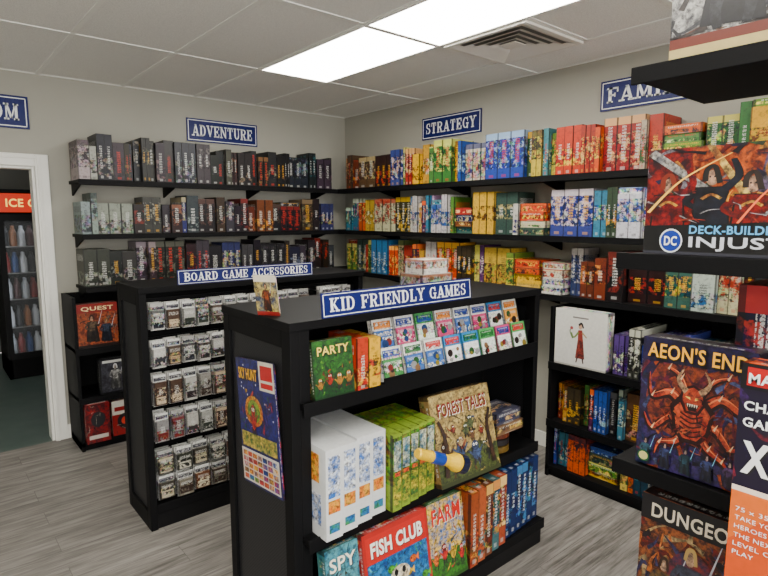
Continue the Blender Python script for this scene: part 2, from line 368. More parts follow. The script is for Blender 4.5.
# ------------------------------------------------------------ wall shelving
SZ=(1.84,1.475,1.115); SX=-2.40
def bracket(b,M,z):
    pts=[(0,0,z-.022),(.24,0,z-.022),(.24,0,z-.034),(0,0,z-.10)]
    for dy in (-.006,.006): b.face([M@(Vector(q)+Vector((0,dy,0))) for q in pts])
    for i in range(4):
        a,c=Vector(pts[i]),Vector(pts[(i+1)%4]); w=Vector((0,.006,0)); b.face([M@(a-w),M@(c-w),M@(c+w),M@(a+w)])
for z in SZ:
    e=empty('display_shelf'); b=MB(); b.box(SX,-.001,-.30,-.001,z-.022,z); b.box(SX,-.30,-.305,-.295,z-.034,z+.002); b.build('board',[m_black],e)
    b=MB()
    for x in (SX+.02,-1.75,-1.05,-.4): bracket(b,Matrix.Translation((x,-.002,0))@Matrix.Rotation(-math.pi/2,4,'Z'),z)
    b.build('brackets',[m_black],e)
    e=empty('display_shelf'); b=MB(); b.box(-.30,-.001,-4.9,-.306,z-.022,z); b.box(-.305,-.295,-4.9,-.306,z-.034,z+.002); b.build('board',[m_black],e)
    b=MB()
    for y in (-.8,-1.6,-2.4,-3.2,-4.0,-4.8): bracket(b,Matrix.Translation((-.002,y,0))@Matrix.Rotation(math.pi,4,'Z'),z)
    b.build('brackets',[m_black],e)
DK=[((26,25,29),(90,88,86)),((12,12,15),(80,60,50)),((42,40,44),(150,148,142)),((18,22,36),(100,116,130)),((10,8,10),(120,36,26)),((52,50,56),(14,14,18)),((30,18,15),(130,90,60)),((12,16,18),(40,90,96)),((18,14,24),(130,114,100)),((14,14,14),(60,58,56)),((8,8,10),(40,38,44)),((60,58,60),(120,118,114)),((16,20,28),(150,140,120))]
DB=[((10,30,90),(180,170,120)),((8,36,76),(60,150,180)),((12,20,64),(190,90,50))]
BR=[((100,42,18),(220,150,60)),((132,22,14),(236,160,50)),((74,50,32),(190,170,130)),((34,70,62),(190,180,120)),((16,16,20),(170,50,40)),((172,66,20),(240,210,130)),((20,52,100),(200,200,190))]
DBR=[((60,28,14),(150,100,50)),((70,14,10),(150,90,50)),((46,32,22),(130,110,90)),((14,14,16),(120,60,40))]
WM=[((208,200,176),(160,44,26)),((200,156,36),(240,230,190)),((26,106,140),(220,230,210)),((196,186,150),(60,106,44)),((206,70,14),(250,200,90)),((214,212,202),(20,36,110)),((64,116,50),(220,220,140)),((14,54,130),(220,220,220)),((154,14,20),(240,190,130)),((18,18,22),(220,170,40)),((44,26,74),(220,110,40)),((120,70,30),(230,190,110))]
YG=[((220,174,14),(120,70,20)),((88,134,30),(240,230,100)),((26,94,44),(230,220,120)),((216,194,90),(40,100,40)),((206,92,14),(60,40,50)),((186,34,16),(250,210,60)),((34,124,148),(240,240,200)),((16,64,38),(220,170,40))]
TB=[((34,124,140),(230,230,200)),((14,62,146),(180,210,230)),((204,206,196),(36,96,150)),((210,172,70),(80,50,30)),((8,80,84),(240,190,60)),((80,30,96),(230,190,220)),((10,26,46),(60,180,200))]
def pick(segs,fr):
    for e,pl in segs:
        if fr<=e: return random.choice(pl)
    return random.choice(segs[-1][1])
def row(axis,a,b,z,segs,hlo=.22,hhi=.30,front=.27,wlo=.026,whi=.08,name='board_game_row',big=.1,g=.88,pile=.05):
    mb=MB(); pos=a; sgn=1 if b>a else -1; L=abs(b-a)
    def put(q0,q1,ff,z0,z1,A2,B2,sd,tc):
        if axis=='x': mb.box(q0,q1,-ff,-.03,z0,z1,0,A2,B2,sd,tc)
        else: mb.box(-ff,-.03,q0,q1,z0,z1,0,A2,B2,sd,tc)
    while abs(pos-a)<L-.03:
        A,B=pick(segs,abs(pos-a)/L); w=random.uniform(wlo,whi); h=random.choice((hhi,hhi*1.03,hhi*.95,(hlo+hhi)/2,random.uniform(hlo,hhi),random.uniform(hlo,hhi)))
        if random.random()<big: w=random.uniform(.09,.12)
        rep=random.choice((1,1,1,1,2,2,3)); sd=random.random(); tc=random.random()
        if sum(A)>480: tc=.8 if random.random()<.6 else .6
        elif sum(A)<200 and tc>.7: tc=.1
        fr=front-random.choice((0,0,.01,.02,.035,.05)); j=tuple(random.randint(-7,9) for _ in range(3))
        A2=lin(sat([A[i]+j[i] for i in range(3)],1.2,g)); B2=lin(sat([B[i]+j[i] for i in range(3)],1.2,g))
        if random.random()<pile and L-abs(pos-a)>.3:
            zc=z; ww=random.uniform(.16,.22)
            while zc<z+hlo*.9:
                A,B=pick(segs,abs(pos-a)/L); t=random.uniform(.035,.06)
                put(pos,pos+sgn*(ww-random.uniform(0,.02)),fr-random.uniform(0,.02),zc,zc+t,lin(A),lin(B),random.random(),random.random()); zc+=t+.0005
            pos+=sgn*(ww+.004); continue
        n_=0
        for _ in range(rep):
            if abs(pos-a)+w>L: break
            put(pos,pos+sgn*(w-.0015),fr-random.uniform(0,.008),z,z+h,A2,B2,sd,tc); pos+=sgn*w; n_+=1
            if random.random()<.03: pos+=sgn*.010
        # a flat box laid on top of a low run
        if n_>=2 and h<hhi*.86 and n_*w>.1 and random.random()<.6:
            A,B=pick(segs,abs(pos-a)/L); put(pos-sgn*(n_*w-.003),pos-sgn*.003,fr-.01,z+h+.0005,z+h+.035,lin(A),lin(B),random.random(),random.random())
        if abs(pos-a)+wlo>L: break
    return mb.build(name,[m_game])
x0=SX+.01
row('x',x0,-.31,SZ[0]+.0005,[(.05,[((180,180,178),(60,60,64))]),(.38,DK),(.45,DK+TB[:1]),(.6,DBR+DK+BR[2:3]+WM[:1]),(.78,DB+DK),(1,DK+DBR)],pile=.02)
row('x',x0,-.31,SZ[1]+.0005,[(.05,[((150,150,150),(40,40,44))]),(.3,DK),(.5,DK+DB[:1]+DBR),(.8,DK+DBR+BR[:1]),(1,DB+DK+DBR)],hlo=.2,hhi=.27)
row('x',x0,-.31,SZ[2]+.0005,[(.3,[((16,16,18),(130,130,128)),((36,36,40),(150,150,150)),((10,10,12),(90,90,90))]),(1,DK+DB)],wlo=.05,whi=.09,hhi=.29,pile=0)
row('y',-.315,-4.85,SZ[0]+.0005,[(.06,BR[:3]),(.13,BR+WM[4:5]),(.3,YG+WM),(.42,WM[:3]+TB[:3]+WM[5:6]),(.62,YG+WM+TB),(1,[YG[0],YG[1],YG[4],YG[5],YG[2],YG[7]])],hlo=.22,hhi=.30)
row('y',-.315,-4.85,SZ[1]+.0005,[(.08,WM[:3]+BR),(.2,WM+TB),(.34,TB+DB+WM),(.5,WM+YG+BR),(.56,YG+BR+DK[:4]),(.62,[((228,228,224),(60,100,170))]),(1,WM+BR)],hlo=.2,hhi=.28)
row('y',-.315,-4.85,SZ[2]+.0005,[(.1,BR+WM),(.25,YG[:1]+WM+TB),(.34,[YG[0],WM[4],YG[3],WM[9]]),(.45,TB+YG+DK[:2]),(.5,WM[5:6]+WM[:1]),(.62,BR+DK[3:6]+[((150,50,30),(240,200,60))]),(1,TB+WM+DK)],hlo=.2,hhi=.28)

def lowunit(axis,a,b,zs,d):
    e=empty('shelving_unit'); bx=MB()
    def B(t0,t1,d0,d1,z0,z1):
        if axis=='x': bx.box(t0,t1,-d1,-d0,z0,z1)
        else: bx.box(-d1,-d0,t0,t1,z0,z1)
    for z in zs: B(a,b,.02,d,z-.025,z); 
    for z in zs[1:]: B(a,b,d-.001,d+.008,z-.04,z+.004)
    B(a,b,.02,d-.02,0,zs[0]-.025)
    B(a,a+(.02 if b>a else -.02),.02,d,0,1.06); B(b-(.02 if b>a else -.02),b,.02,d,0,1.06)
    for i in range(1,3):
        t=a+(b-a)*i/3; B(t-.012,t+.012,.02,.03,0,1.06)
    bx.build('frame',[m_black],e)
    bx=MB(); B(a,b,.016,.02,0,1.06); bx.build('backing',[m_dark],e)
lowunit('x',-2.50,-.45,[.06,.37,.71],.36)
lowunit('y',-2.58,-4.9,[.07,.36,.72],.38)
PU=[((80,40,130),(240,240,240)),((16,16,20),(220,220,210)),((14,50,136),(240,240,240))]
row('y',-2.96,-4.85,.7205,[(.2,PU),(1,WM+DB+PU)],hlo=.18,hhi=.26,front=.36,big=0,wlo=.022,whi=.045)
row('y',-2.61,-4.85,.3605,[(1,YG+WM+BR+TB+DK[:3])],hlo=.18,hhi=.26,front=.36,wlo=.022,whi=.05)
row('y',-2.61,-4.85,.0705,[(1,TB+YG+BR+DK[:3])],hlo=.18,hhi=.24,front=.36,wlo=.022,whi=.05)
row('x',-2.0,-.5,.7105,[(1,DK+BR)],hlo=.18,hhi=.26,front=.33)
row('x',-2.0,-.5,.3705,[(1,DK+WM)],hlo=.18,hhi=.26,front=.33)
row('x',-2.0,-.5,.0605,[(1,BR+WM)],hlo=.18,hhi=.26,front=.33)

# ------------------------------------------------------------ face-on game boxes
_ink={}
def inkmat(c):
    if c not in _ink: _ink[c]=plain('ink_%d_%d_%d'%c,c,.35,var=.05)
    return _ink[c]
def gamebox(name,O,ex,ey,w,h,d,side,fn,title=None,tcol=None,trect=(.1,.75,.8,.15),bold=.02):
    e=empty(name); O=Vector(O);ex=Vector(ex).normalized();ey=Vector(ey).normalized();n=ex.cross(ey)
    M=Matrix((( ex.x,ey.x,n.x,O.x),(ex.y,ey.y,n.y,O.y),(ex.z,ey.z,n.z,O.z),(0,0,0,1)))
    b=MB(); b.box(0,w,0,h,-d,0,0,lin(side[0]),lin(side[1]),random.random(),.1,M=M); b.build('box',[m_game],e,bevel=.0015)
    a=Art(O,ex,ey,w,h); fn(a); a.build('cover_art',e)
    if title:
        lo=tuple(int(q*.12) for q in tcol) if sum(tcol)>380 else (235,230,215)
        for dx_,col,dd in ((.003,lo,.0003),(0,tcol,.0007)):
            text_on('title',title,O+ex*(w*trect[0]+dx_)+ey*(h*trect[1]-dx_),ex,ey,w*trect[2],h*trect[3],inkmat(col),e,off=a.d+dd,bold=bold)
    return e
def dim(c,k=.6): return tuple(int(v*k) for v in c)
def critter(a,cu,cv,s,body,dark,eye=(250,250,240)):
    kw=dict(mat=1,c2=dim(body,.7))
    a.ell(cu,cv,s*.94,s*1.04,dim(dark,.5)); a.ell(cu,cv,s*.9,s,body,**kw); a.ell(cu,cv+s*1.15,s*.79,s*.74,dim(dark,.5)); a.ell(cu,cv+s*1.15,s*.75,s*.7,body,**kw); a.stroke([(cu-s*.8,cv),(cu-s*1.7,cv+s*.6)],s*.45,s*.2,body,**kw); a.stroke([(cu+s*.8,cv),(cu+s*1.6,cv+s*.9)],s*.45,s*.2,body,**kw)
    a.stroke([(cu-s*.4,cv-s*.8),(cu-s*.6,cv-s*1.7)],s*.5,s*.3,dark); a.stroke([(cu+s*.4,cv-s*.8),(cu+s*.6,cv-s*1.7)],s*.5,s*.3,dark)
    for k_ in (-1,1):
        a.ell(cu+k_*s*.3,cv+s*1.3,s*.2,s*.22,eye,10); a.ell(cu+k_*s*.3,cv+s*1.28,s*.09,s*.1,(15,15,18),8)
    a.stroke([(cu-s*.3,cv+s*.95),(cu,cv+s*.82),(cu+s*.3,cv+s*.95)],s*.1,s*.1,dark)
def hero(a,cu,cv,s,body,sk,hair,weapon=(180,180,190)):
    a.poly([(cu-.5*s,cv+.1*s),(cu+.55*s,cv),(cu+.35*s,cv+1.5*s),(cu-.3*s,cv+1.5*s)],dim(body,.35),1,dim(body,.2))
    a.stroke([(cu-.12*s,cv+.9*s),(cu-.25*s,cv+.4*s),(cu-.2*s,cv)],.26*s,.14*s,dim(body,.6),1,dim(body,.3)); a.stroke([(cu+.12*s,cv+.9*s),(cu+.3*s,cv+.45*s),(cu+.25*s,cv)],.26*s,.14*s,dim(body,.6),1,dim(body,.3))
    a.poly([(cu-.2*s,cv+.8*s),(cu+.2*s,cv+.8*s),(cu+.3*s,cv+1.5*s),(cu-.3*s,cv+1.5*s)],body,1,dim(body,.5))
    a.stroke([(cu+.28*s,cv+1.45*s),(cu+.5*s,cv+1.15*s),(cu+.6*s,cv+1.5*s)],.17*s,.1*s,body,1,dim(body,.5)); a.stroke([(cu-.28*s,cv+1.45*s),(cu-.5*s,cv+1.1*s),(cu-.3*s,cv+.95*s)],.17*s,.1*s,body,1,dim(body,.5))
    a.stroke([(cu+.5*s,cv+1.3*s),(cu+.85*s,cv+2.3*s)],.07*s,.02*s,weapon)
    a.ell(cu,cv+1.72*s,.15*s,.19*s,sk,12,1,dim(sk,.6)); a.stroke([(cu-.15*s,cv+1.65*s),(cu-.08*s,cv+1.9*s),(cu+.1*s,cv+1.9*s),(cu+.17*s,cv+1.6*s)],.1*s,.1*s,hair)
def clutter(a,n,cols,u0=0,u1=1,v0=0,v1=1,l=.12,w=.03):
    for i in range(n):
        u=random.uniform(u0,u1); v=random.uniform(v0,v1); th=random.uniform(0,6.28); th2=th+random.uniform(-1,1); L=random.uniform(.4,1)*l
        c=random.choice(cols); p1=(u+L*math.cos(th),v+L*math.sin(th)); p2=(p1[0]+L*math.cos(th2),p1[1]+L*math.sin(th2))
        cl=lambda q:(min(u1,max(u0,q[0])),min(v1,max(v0,q[1])))
        a.stroke([(u,v),cl(p1),cl(p2)],random.uniform(.4,1)*w,.003,c,1,dim(c,.55))
def scene_art(bg,bg2,ground,cols):
    def fn(a):
        a.rect(0,0,1,1,bg,1,bg2); clutter(a,14,[bg2,dim(bg,.7),dim(bg2,.8)],0,1,.35,1,.14,.06); a.poly([(0,0),(1,0),(1,.3),(.7,.38),(.4,.28),(0,.36)],ground,1,dim(ground,.7))
        clutter(a,16,cols+[dim(ground,.5)],0,1,.05,.7,.08,.05)
        for i in range(4): critter(a,.14+.24*i,.24+.1*random.random(),.065+.02*random.random(),random.choice(cols),(40,34,40))
        a.rect(0,0,1,.04,dim(ground,.6))
    return fn
def whitebox(a):
    a.rect(0,0,1,1,(226,224,216)); a.rect(.0,.0,1,.03,(190,186,176))
    a.poly([(.42,.16),(.6,.16),(.56,.5),(.46,.5)],(70,40,36),1,(150,60,50)); a.stroke([(.51,.48),(.5,.66)],.1,.08,(150,60,50)); a.ell(.5,.72,.035,.045,(200,160,130))
    a.stroke([(.47,.74),(.52,.78),(.56,.7)],.04,.03,(30,24,24)); a.stroke([(.47,.62),(.38,.52),(.33,.6)],.035,.02,(120,140,70)); a.stroke([(.54,.62),(.63,.54)],.035,.02,(180,150,110))
    a.stroke([(.36,.5),(.3,.62),(.34,.7)],.03,.01,(90,120,60)); a.ell(.33,.68,.03,.03,(160,50,50))
    a.stroke([(.46,.17),(.44,.08)],.03,.02,(60,40,36)); a.stroke([(.56,.17),(.58,.08)],.03,.02,(60,40,36)); a.rect(.35,.86,.65,.885,(120,116,110))
gamebox('board_game_box',(-.37,-2.61,.721),(0,-1,0),(0,0,1),.325,.335,.075,((222,220,212),(200,196,186)),whitebox)
def brownart(a):
    a.rect(0,0,1,1,(76,26,18),1,(170,84,44)); clutter(a,24,[(200,110,50),(50,20,18),(110,120,110)],0,1,.1,.8); a.rect(.0,.8,1,1,(130,24,20)); hero(a,.35,.12,.32,(110,90,70),(190,150,120),(40,20,16)); hero(a,.7,.1,.28,(60,70,90),(190,150,120),(120,80,40)); a.rect(0,0,1,.07,(30,16,14))
gamebox('board_game_box',(-2.475,-.345,.711),(1,0,.0),(0,0,1),.25,.30,.07,((90,34,26),(40,26,24)),brownart,'QUEST',(226,200,150),(.1,.83,.8,.11))
def blackart(a):
    a.rect(0,0,1,1,(14,14,18)); a.rect(.05,.05,.95,.95,(26,26,32),1,(70,70,78)); hero(a,.5,.12,.36,(190,190,186),(160,150,140),(210,210,210)); a.rect(.1,.87,.9,.94,(200,200,196))
gamebox('board_game_box',(-2.36,-.345,.371),(1,0,0),(0,0,1),.2,.25,.06,((14,14,16),(60,60,64)),blackart)
def redart(a):
    a.rect(0,0,1,1,(150,16,16)); a.rect(0,.6,1,1,(214,210,198)); a.ell(.5,.4,.3,.22,(24,24,28)); a.ell(.5,.4,.14,.11,(220,60,40)); a.rect(.1,.7,.9,.82,(140,16,16)); clutter(a,8,[(30,26,30),(200,190,170)],.05,.95,.04,.3,.1,.04)
gamebox('board_game_box',(-2.475,-.40,.061),(1,0,0),(0,0,1),.15,.27,.1,((120,16,16),(20,20,24)),lambda a:(a.rect(0,0,1,1,(140,14,14),1,(60,12,14)),a.ell(.5,.6,.3,.2,(30,30,34)),clutter(a,12,[(180,30,24),(24,20,24),(190,180,160)],0,1,.2,1,.12,.05),a.rect(.1,.1,.9,.2,(200,190,180))))
gamebox('board_game_box',(-2.30,-.355,.061),(1,0,0),(0,0,1),.16,.25,.07,((190,186,176),(150,30,30)),redart)

# ------------------------------------------------------------ gondolas
def gondola(x0,x1,yf,yb,shelves=(),panel_y=None,ztop=1.25,pw=.055):
    e=empty('gondola_shelf'); b=MB(); t=.035
    for x in (x0,x1-t):
        b.box(x,x+t,yf,yf+.055,0,ztop-.03); b.box(x,x+t,yb-.05,yb,0,ztop-.03)
        b.box(x,x+t,yf+.055,yb-.05,ztop-.09,ztop-.03); b.box(x,x+t,yf+.055,yb-.05,0,.09)
    if pw>.04: b.box(x0+t,x0+pw,yf,yf+.03,0,ztop-.03)
    b.box(x0-.004,x1+.004,yf-.006,yb+.006,ztop-.03,ztop)
    for z,y in shelves:
        b.box(x0+t,x1-t,y,panel_y,z-.022,z); b.box(x0+t,x1-t,y-.004,y+.004,z-.045,z+.004)
    b.build('frame',[m_black],e,bevel=.002)
    b=MB(); b.box(x0+.012,x0+.02,yf+.055,yb-.05,.09,ztop-.09); b.box(x1-.02,x1-.012,yf+.055,yb-.05,.09,ztop-.09); b.build('end_mesh',[m_perf],e)
    b=MB(); b.box(x0+t,x1-t,panel_y,panel_y+.015,.02,ztop-.03); b.build('core_panel',[m_dark],e)
    return e
GX0,GX1,GY=-2.46,-1.09,-1.66
g1=gondola(GX0,GX1,GY,-1.29,shelves=((.13,GY),),panel_y=-1.54,pw=0)
b=MB(); b.box(GX0+.035,GX1-.035,GY+.01,-1.54,0,.1)
for z in (1.0,.8,.6,.42): b.box(GX0+.035,GX1-.035,-1.552,-1.54,z+.165,z+.18)
b.build('slats',[m_black2],g1)
sign('gondola_sign','BOARD GAME ACCESSORIES',(-2.27,-1.663,1.2505),(1,0,0),(0,.05,1),.80,.075,.92,.58)
pk=MB(); SL=[((180,178,172),(40,34,34)),((150,146,140),(60,40,30)),((190,188,182),(24,28,40)),((130,130,130),(110,26,22)),((166,166,160),(30,40,30)),((70,60,56),(190,160,120)),((60,40,34),(200,180,150))]
pegs=MB(); rows=((1.165,.135,.070),(.975,.135,.070),(.80,.16,.070),(.60,.15,.070),(.40,.125,.085),(.268,.125,.085))
for ri,(zt,h,w) in enumerate(rows):
    x=GX0+.05
    while x<GX1-.11:
        A,B=random.choice(SL)
        if ri>=4: A,B=random.choice([((50,46,42),(190,180,150)),((120,114,102),(50,30,20)),((30,34,26),(200,196,180)),((100,50,20),(220,210,180))])
        sd=random.random(); yy=-1.655+random.uniform(0,.025)
        if x<GX0+.6 or random.random()<.95:
            for dd in range(3):
                y0=yy+.03*dd; jz=random.uniform(-.004,.004)
                pk.box(x,x+w,y0+.003,y0+.006,zt-h+jz,zt+jz,0,lin((224,224,220)),lin((160,160,156)),sd,.9)
                pk.box(x+.003,x+w-.003,y0-.012,y0+.003,zt-h+.006+jz,zt-.035+jz,0,lin(A),lin(B),sd,.1)
                if dd==0:
                    pk.box(x+.010,x+w-.010,y0-.0128,y0-.0122,zt-h+.014,zt-h+.050,0,lin(B),lin(A),sd,.9)
                    pk.box(x+.006,x+w-.006,y0+.002,y0+.003,zt-.030,zt-.012,0,lin((60,60,70)),lin((200,200,200)),sd,.1)
        pegs.lathe((0,0,0),[(.0022,0),(.0022,.125)],6,M=Matrix.Translation((x+w/2,-1.552,zt-.012))@Matrix.Rotation(math.pi/2,4,'X'))
        x+=w+.008
pk.build('card_sleeve_packs',[m_pack]); pegs.build('pegs',[m_chrome],g1)

KX0,KX1,KY=-2.37,-.99,-2.91
k1=gondola(KX0,KX1,KY,-2.41,shelves=((.975,-2.93),(.505,-2.95),(.13,-3.0)),panel_y=-2.60,pw=.075)
b=MB(); b.box(KX0+.035,KX1-.035,-2.985,-2.6,0,.105); b.build('kick_plinth',[m_black2],k1)
sign('gondola_sign','KID FRIENDLY GAMES',(-2.245,-2.915,1.2505),(1,0,0),(0,.1,1),.75,.085,.92,.56)
rk=MB(); pal=[((225,228,220),(30,130,50)),((230,230,224),(20,90,170)),((228,226,222),(200,40,110)),((224,226,214),(230,150,10)),((80,170,90),(230,240,230)),((40,130,190),(235,235,235)),((200,70,120),(240,240,240)),((214,222,206),(40,80,40))]
for ti,(y,z) in enumerate(((-2.925,.985),(-2.872,1.085))):
    x=-1.985
    while x<-1.10:
        A,B=random.choice(pal); A=lin(A);B=lin(B)
        sd=random.random(); w=.108; hh=.122
        M=Matrix.Translation((x,y,z))@Matrix.Rotation(math.radians(-14),4,'X')
        rk.box(0,w,0,.02,0,hh,0,A,A,sd,.8,M=M)
        rk.box(.005,w-.005,-.0006,0,.008,hh*.64,0,B,lin((240,236,220)),sd,.2,M=M)
        rk.box(.012,w-.012,-.0006,0,hh*.70,hh*.92,0,lin(random.choice([(20,100,40),(190,40,40),(20,60,150),(230,130,10)])),A,sd,.1,M=M)
        for _ in range(4):
            cc=random.choice([(220,160,100),(240,210,50),(60,34,26),(250,250,250),(30,100,190),(210,50,40),(50,140,60)]); rr=random.uniform(.008,.017)
            rk.lathe((0,0,0),[(rr,0),(rr,.0004+.0002*_)],10,0,lin(cc),M=M@Matrix.Translation((random.uniform(.022,w-.022),-.0006,random.uniform(.022,hh*.5)))@Matrix.Rotation(math.pi/2,4,'X'))
        x+=w+.004
rk.build('small_card_games',[m_pack])
b=MB(); b.box(-1.99,-1.03,-2.88,-2.62,.975,1.08); b.box(-1.99,-1.03,-2.935,-2.93,.975,1.0); b.box(-1.99,-1.03,-2.885,-2.88,1.05,1.1); b.build('tier_rack',[m_black],k1)
gamebox('kids_game_box',(-2.285,-2.925,.9755),(1,0,0),(0,.1,1),.165,.2,.045,((20,64,36),(200,170,60)),scene_art((12,50,28),(50,110,36),(24,80,30),[(190,130,40),(110,170,40),(170,40,20)]),'PARTY',(240,210,90))
b=MB(); b.box(-2.112,-2.062,-2.93,-2.75,.9755,1.165,0,lin((180,30,16)),lin((240,180,60)),.3,.1); b.box(-2.060,-2.005,-2.93,-2.75,.9755,1.16,0,lin((220,170,14)),lin((190,60,40)),.7,.9); b.build('kids_game_box',[m_game])
b=MB(); x=-2.292
for i in range(4):
    fy=-2.99+.010*i; xw=x+.0665
    b.box(x,xw,fy,-2.68,.5055,.825-.004*(i%2),2,lin((226,228,228)),lin((214,218,220)))
    b.box(x+.009,xw-.009,fy-.001,fy,.655,.80,1,lin((20,100,190)),lin((236,240,240)))
    b.box(x+.009,xw-.009,fy-.001,fy,.60,.645,1,lin((226,100,20)),lin((230,170,50)))
    b.box(x+.012,xw-.012,fy-.001,fy,.53,.56,1,lin((60,150,80)),lin((30,100,180)))
    x+=.0725
for (y0,y1,z0,z1,c,c2) in ((-2.95,-2.75,.70,.80,(236,110,20),(240,190,60)),(-2.96,-2.82,.55,.66,(20,100,180),(240,240,240)),(-2.80,-2.72,.56,.64,(70,160,80),(240,240,200))):
    b.box(-2.2932,-2.2922,y0,y1,z0,z1,1,lin(c),lin(c2))
b.build('kids_game_boxes',[m_game,m_paint,m_ink])
b=MB(); x=-1.999
for i in range(5):
    fy=-2.99+.008*i
    b.box(x,x+.047,fy,-2.72,.5055,.80,0,lin((130,156,44)),lin((90,130,40)),.5,.8)
    b.box(x+.005,x+.042,fy-.001,fy,.53,.63,1,lin((220,196,40)),lin((50,110,40)))
    b.box(x+.006,x+.041,fy-.001,fy,.66,.775,1,lin((230,230,190)),lin((50,110,140)))
    b.box(x+.010,x+.037,fy-.0015,fy-.001,.64,.655,1,lin((200,40,30)),lin((230,110,30)))
    x+=.051
b.build('kids_game_boxes',[m_game,m_paint])
tl=math.radians(14)
def tales(a):
    scene_art((136,110,60),(190,166,100),(84,96,44),[(180,70,40),(210,180,90),(70,90,130),(110,70,40),(50,60,40)])(a)
    for i in range(9): critter(a,random.uniform(.1,.9),random.uniform(.15,.6),random.uniform(.03,.055),random.choice([(120,80,50),(180,150,100),(90,100,60),(150,60,40)]),(30,24,20))
    a.stroke([(.1,.1),(.15,.5),(.08,.72)],.07,.04,(70,46,28),1,(40,26,18)); a.stroke([(.9,.1),(.86,.5),(.94,.72)],.07,.04,(70,46,28),1,(40,26,18))
gamebox('kids_game_box',(-1.735,-2.99,.507),(1,-.05,0),(0,math.sin(tl),math.cos(tl)),.35,.37,.06,((150,120,70),(80,50,30)),tales,'FOREST TALES',(120,30,16))
b=MB()
for i in range(3): b.lathe((0,0,0),[(.0,0),(.07,.002),(.07,.03),(0,.032)],20,0,lin([(196,150,50),(60,50,50),(200,90,40)][i]),M=Matrix.Translation((-1.25,-2.86,.5055+.034*i)))
b.box(-1.35,-1.15,-2.95,-2.8,.611,.655,0,lin((110,80,60)),lin((220,180,80)),.2,.1); b.box(-1.34,-1.16,-2.94,-2.8,.656,.71,0,lin((40,50,80)),lin((220,180,120)),.7,.1)
b.build('kids_game_tins',[m_game])
# toy torch: slim yellow barrel flaring to a navy lens head, with a blue grip
b=MB(); T=Matrix.Translation((-1.93,-3.045,.735))@Matrix.Rotation(math.radians(-6),4,'Z')@Matrix.Rotation(math.radians(114),4,'Y')
b.lathe((0,0,0),[(.0,0),(.016,.001),(.020,.008),(.020,.05),(.0215,.055),(.0215,.16),(.024,.17),(.036,.20),(.036,.215),(0,.216)],18,0,M=T)
b2=MB(); b2.lathe((0,0,.0),[(.0,.2165),(.038,.217),(.038,.25),(.033,.254),(0,.255)],18,0,M=T)
e=empty('toy_torch'); b.build('body',[m_plasticy],e); b2.build('lens_head',[plain('navy_plastic',(12,20,50),.3)],e)
b3=MB(); b3.lathe((0,0,0),[(.0220,.075),(.0235,.078),(.0235,.135),(.0220,.138)],18,0,M=T); b3.build('grip_band',[plain('blue_plastic',(20,60,150),.3)],e)
gamebox('kids_game_box',(-2.29,-3.01,.131),(1,0,0),(0,.12,1),.14,.33,.05,((40,110,120),(230,200,90)),scene_art((26,100,130),(90,160,170),(210,160,50),[(210,60,30),(230,210,60)]),'SPY',(245,240,220))
def fish(a):
    a.rect(0,0,1,1,(180,30,24)); a.rect(.04,.05,.96,.95,(14,70,140),1,(40,130,190)); a.rect(.04,.66,.96,.95,(200,30,20)); clutter(a,14,[(90,200,220),(14,50,110),(50,160,130)],.05,.95,.06,.64,.1,.04)
    for i in range(10):
        u=.12+.085*i; v=.15+.12*(i%4); c=[(240,190,20),(240,110,20),(250,250,250),(90,190,50),(220,40,100),(80,40,130)][i%6]
        a.ell(u,v,.055,.045,dim(c,.4),12); a.ell(u,v,.05,.04,c,12,1,dim(c,.7)); a.poly([(u+.04,v),(u+.09,v+.045),(u+.09,v-.045)],c); a.ell(u-.025,v+.01,.01,.012,(10,10,10),8)
    a.ell(.5,.42,.15,.1,(246,240,220),mat=1,c2=(220,200,160)); a.ell(.44,.45,.03,.04,(10,10,10),10); a.ell(.56,.45,.03,.04,(10,10,10),10)
gamebox('kids_game_box',(-2.14,-3.035,.131),(1,0,0),(0,.16,1),.32,.335,.055,((180,30,24),(240,230,220)),fish,'FISH CLUB',(250,246,236),(.1,.72,.8,.17),.04)
gamebox('kids_game_box',(-1.81,-3.02,.131),(1,-.02,0),(0,.14,1),.20,.33,.05,((60,120,70),(230,200,90)),scene_art((24,110,190),(236,190,50),(60,130,36),[(240,190,20),(210,40,30),(250,250,250),(230,110,20)]),'FARM',(210,36,24),(.1,.72,.8,.2))
b=MB(); x=-1.605
for i,(A,B) in enumerate([((140,56,20),(220,150,60)),((166,74,26),(40,120,120)),((96,38,18),(220,170,80)),((30,96,104),(220,140,50)),((150,46,20),(240,200,120))]):
    b.box(x,x+.052,-3.03+.006*i,-2.7,.1305,.455,0,lin(A),lin(B),random.random(),.1); x+=.0545
b.build('kids_game_boxes',[m_game])
b=MB(); x=-1.325
for i in range(6):
    b.box(x,x+.046,-2.99+.005*i,-2.7,.1305,.445,0,lin((10,26,76)),lin((60,120,170)),.3+.05*i,.1); x+=.0485
b.build('kids_game_boxes',[m_game])
gamebox('display_card',(-2.37,-2.70,1.2505),(.55,-.83,0),(-.18,-.12,1),.085,.145,.006,((200,190,170),(90,90,90)),lambda a:(a.rect(0,0,1,1,(50,66,96),1,(190,170,90)),a.rect(0,.84,1,1,(220,210,190)),clutter(a,14,[(50,40,50),(200,140,40),(140,50,30)],0,1,.1,.8),hero(a,.5,.1,.36,(150,70,30),(200,150,110),(40,30,30)),a.rect(0,0,1,.1,(140,30,26))))
b=MB(); b.box(-1.58,-1.38,-2.70,-2.56,1.2505,1.335,0,lin((190,186,176)),lin((150,90,60)),.4,.9); b.box(-1.56,-1.40,-2.69,-2.57,1.336,1.40,0,lin((220,216,208)),lin((190,120,90)),.8,.9); b.build('stacked_game_boxes',[m_game])
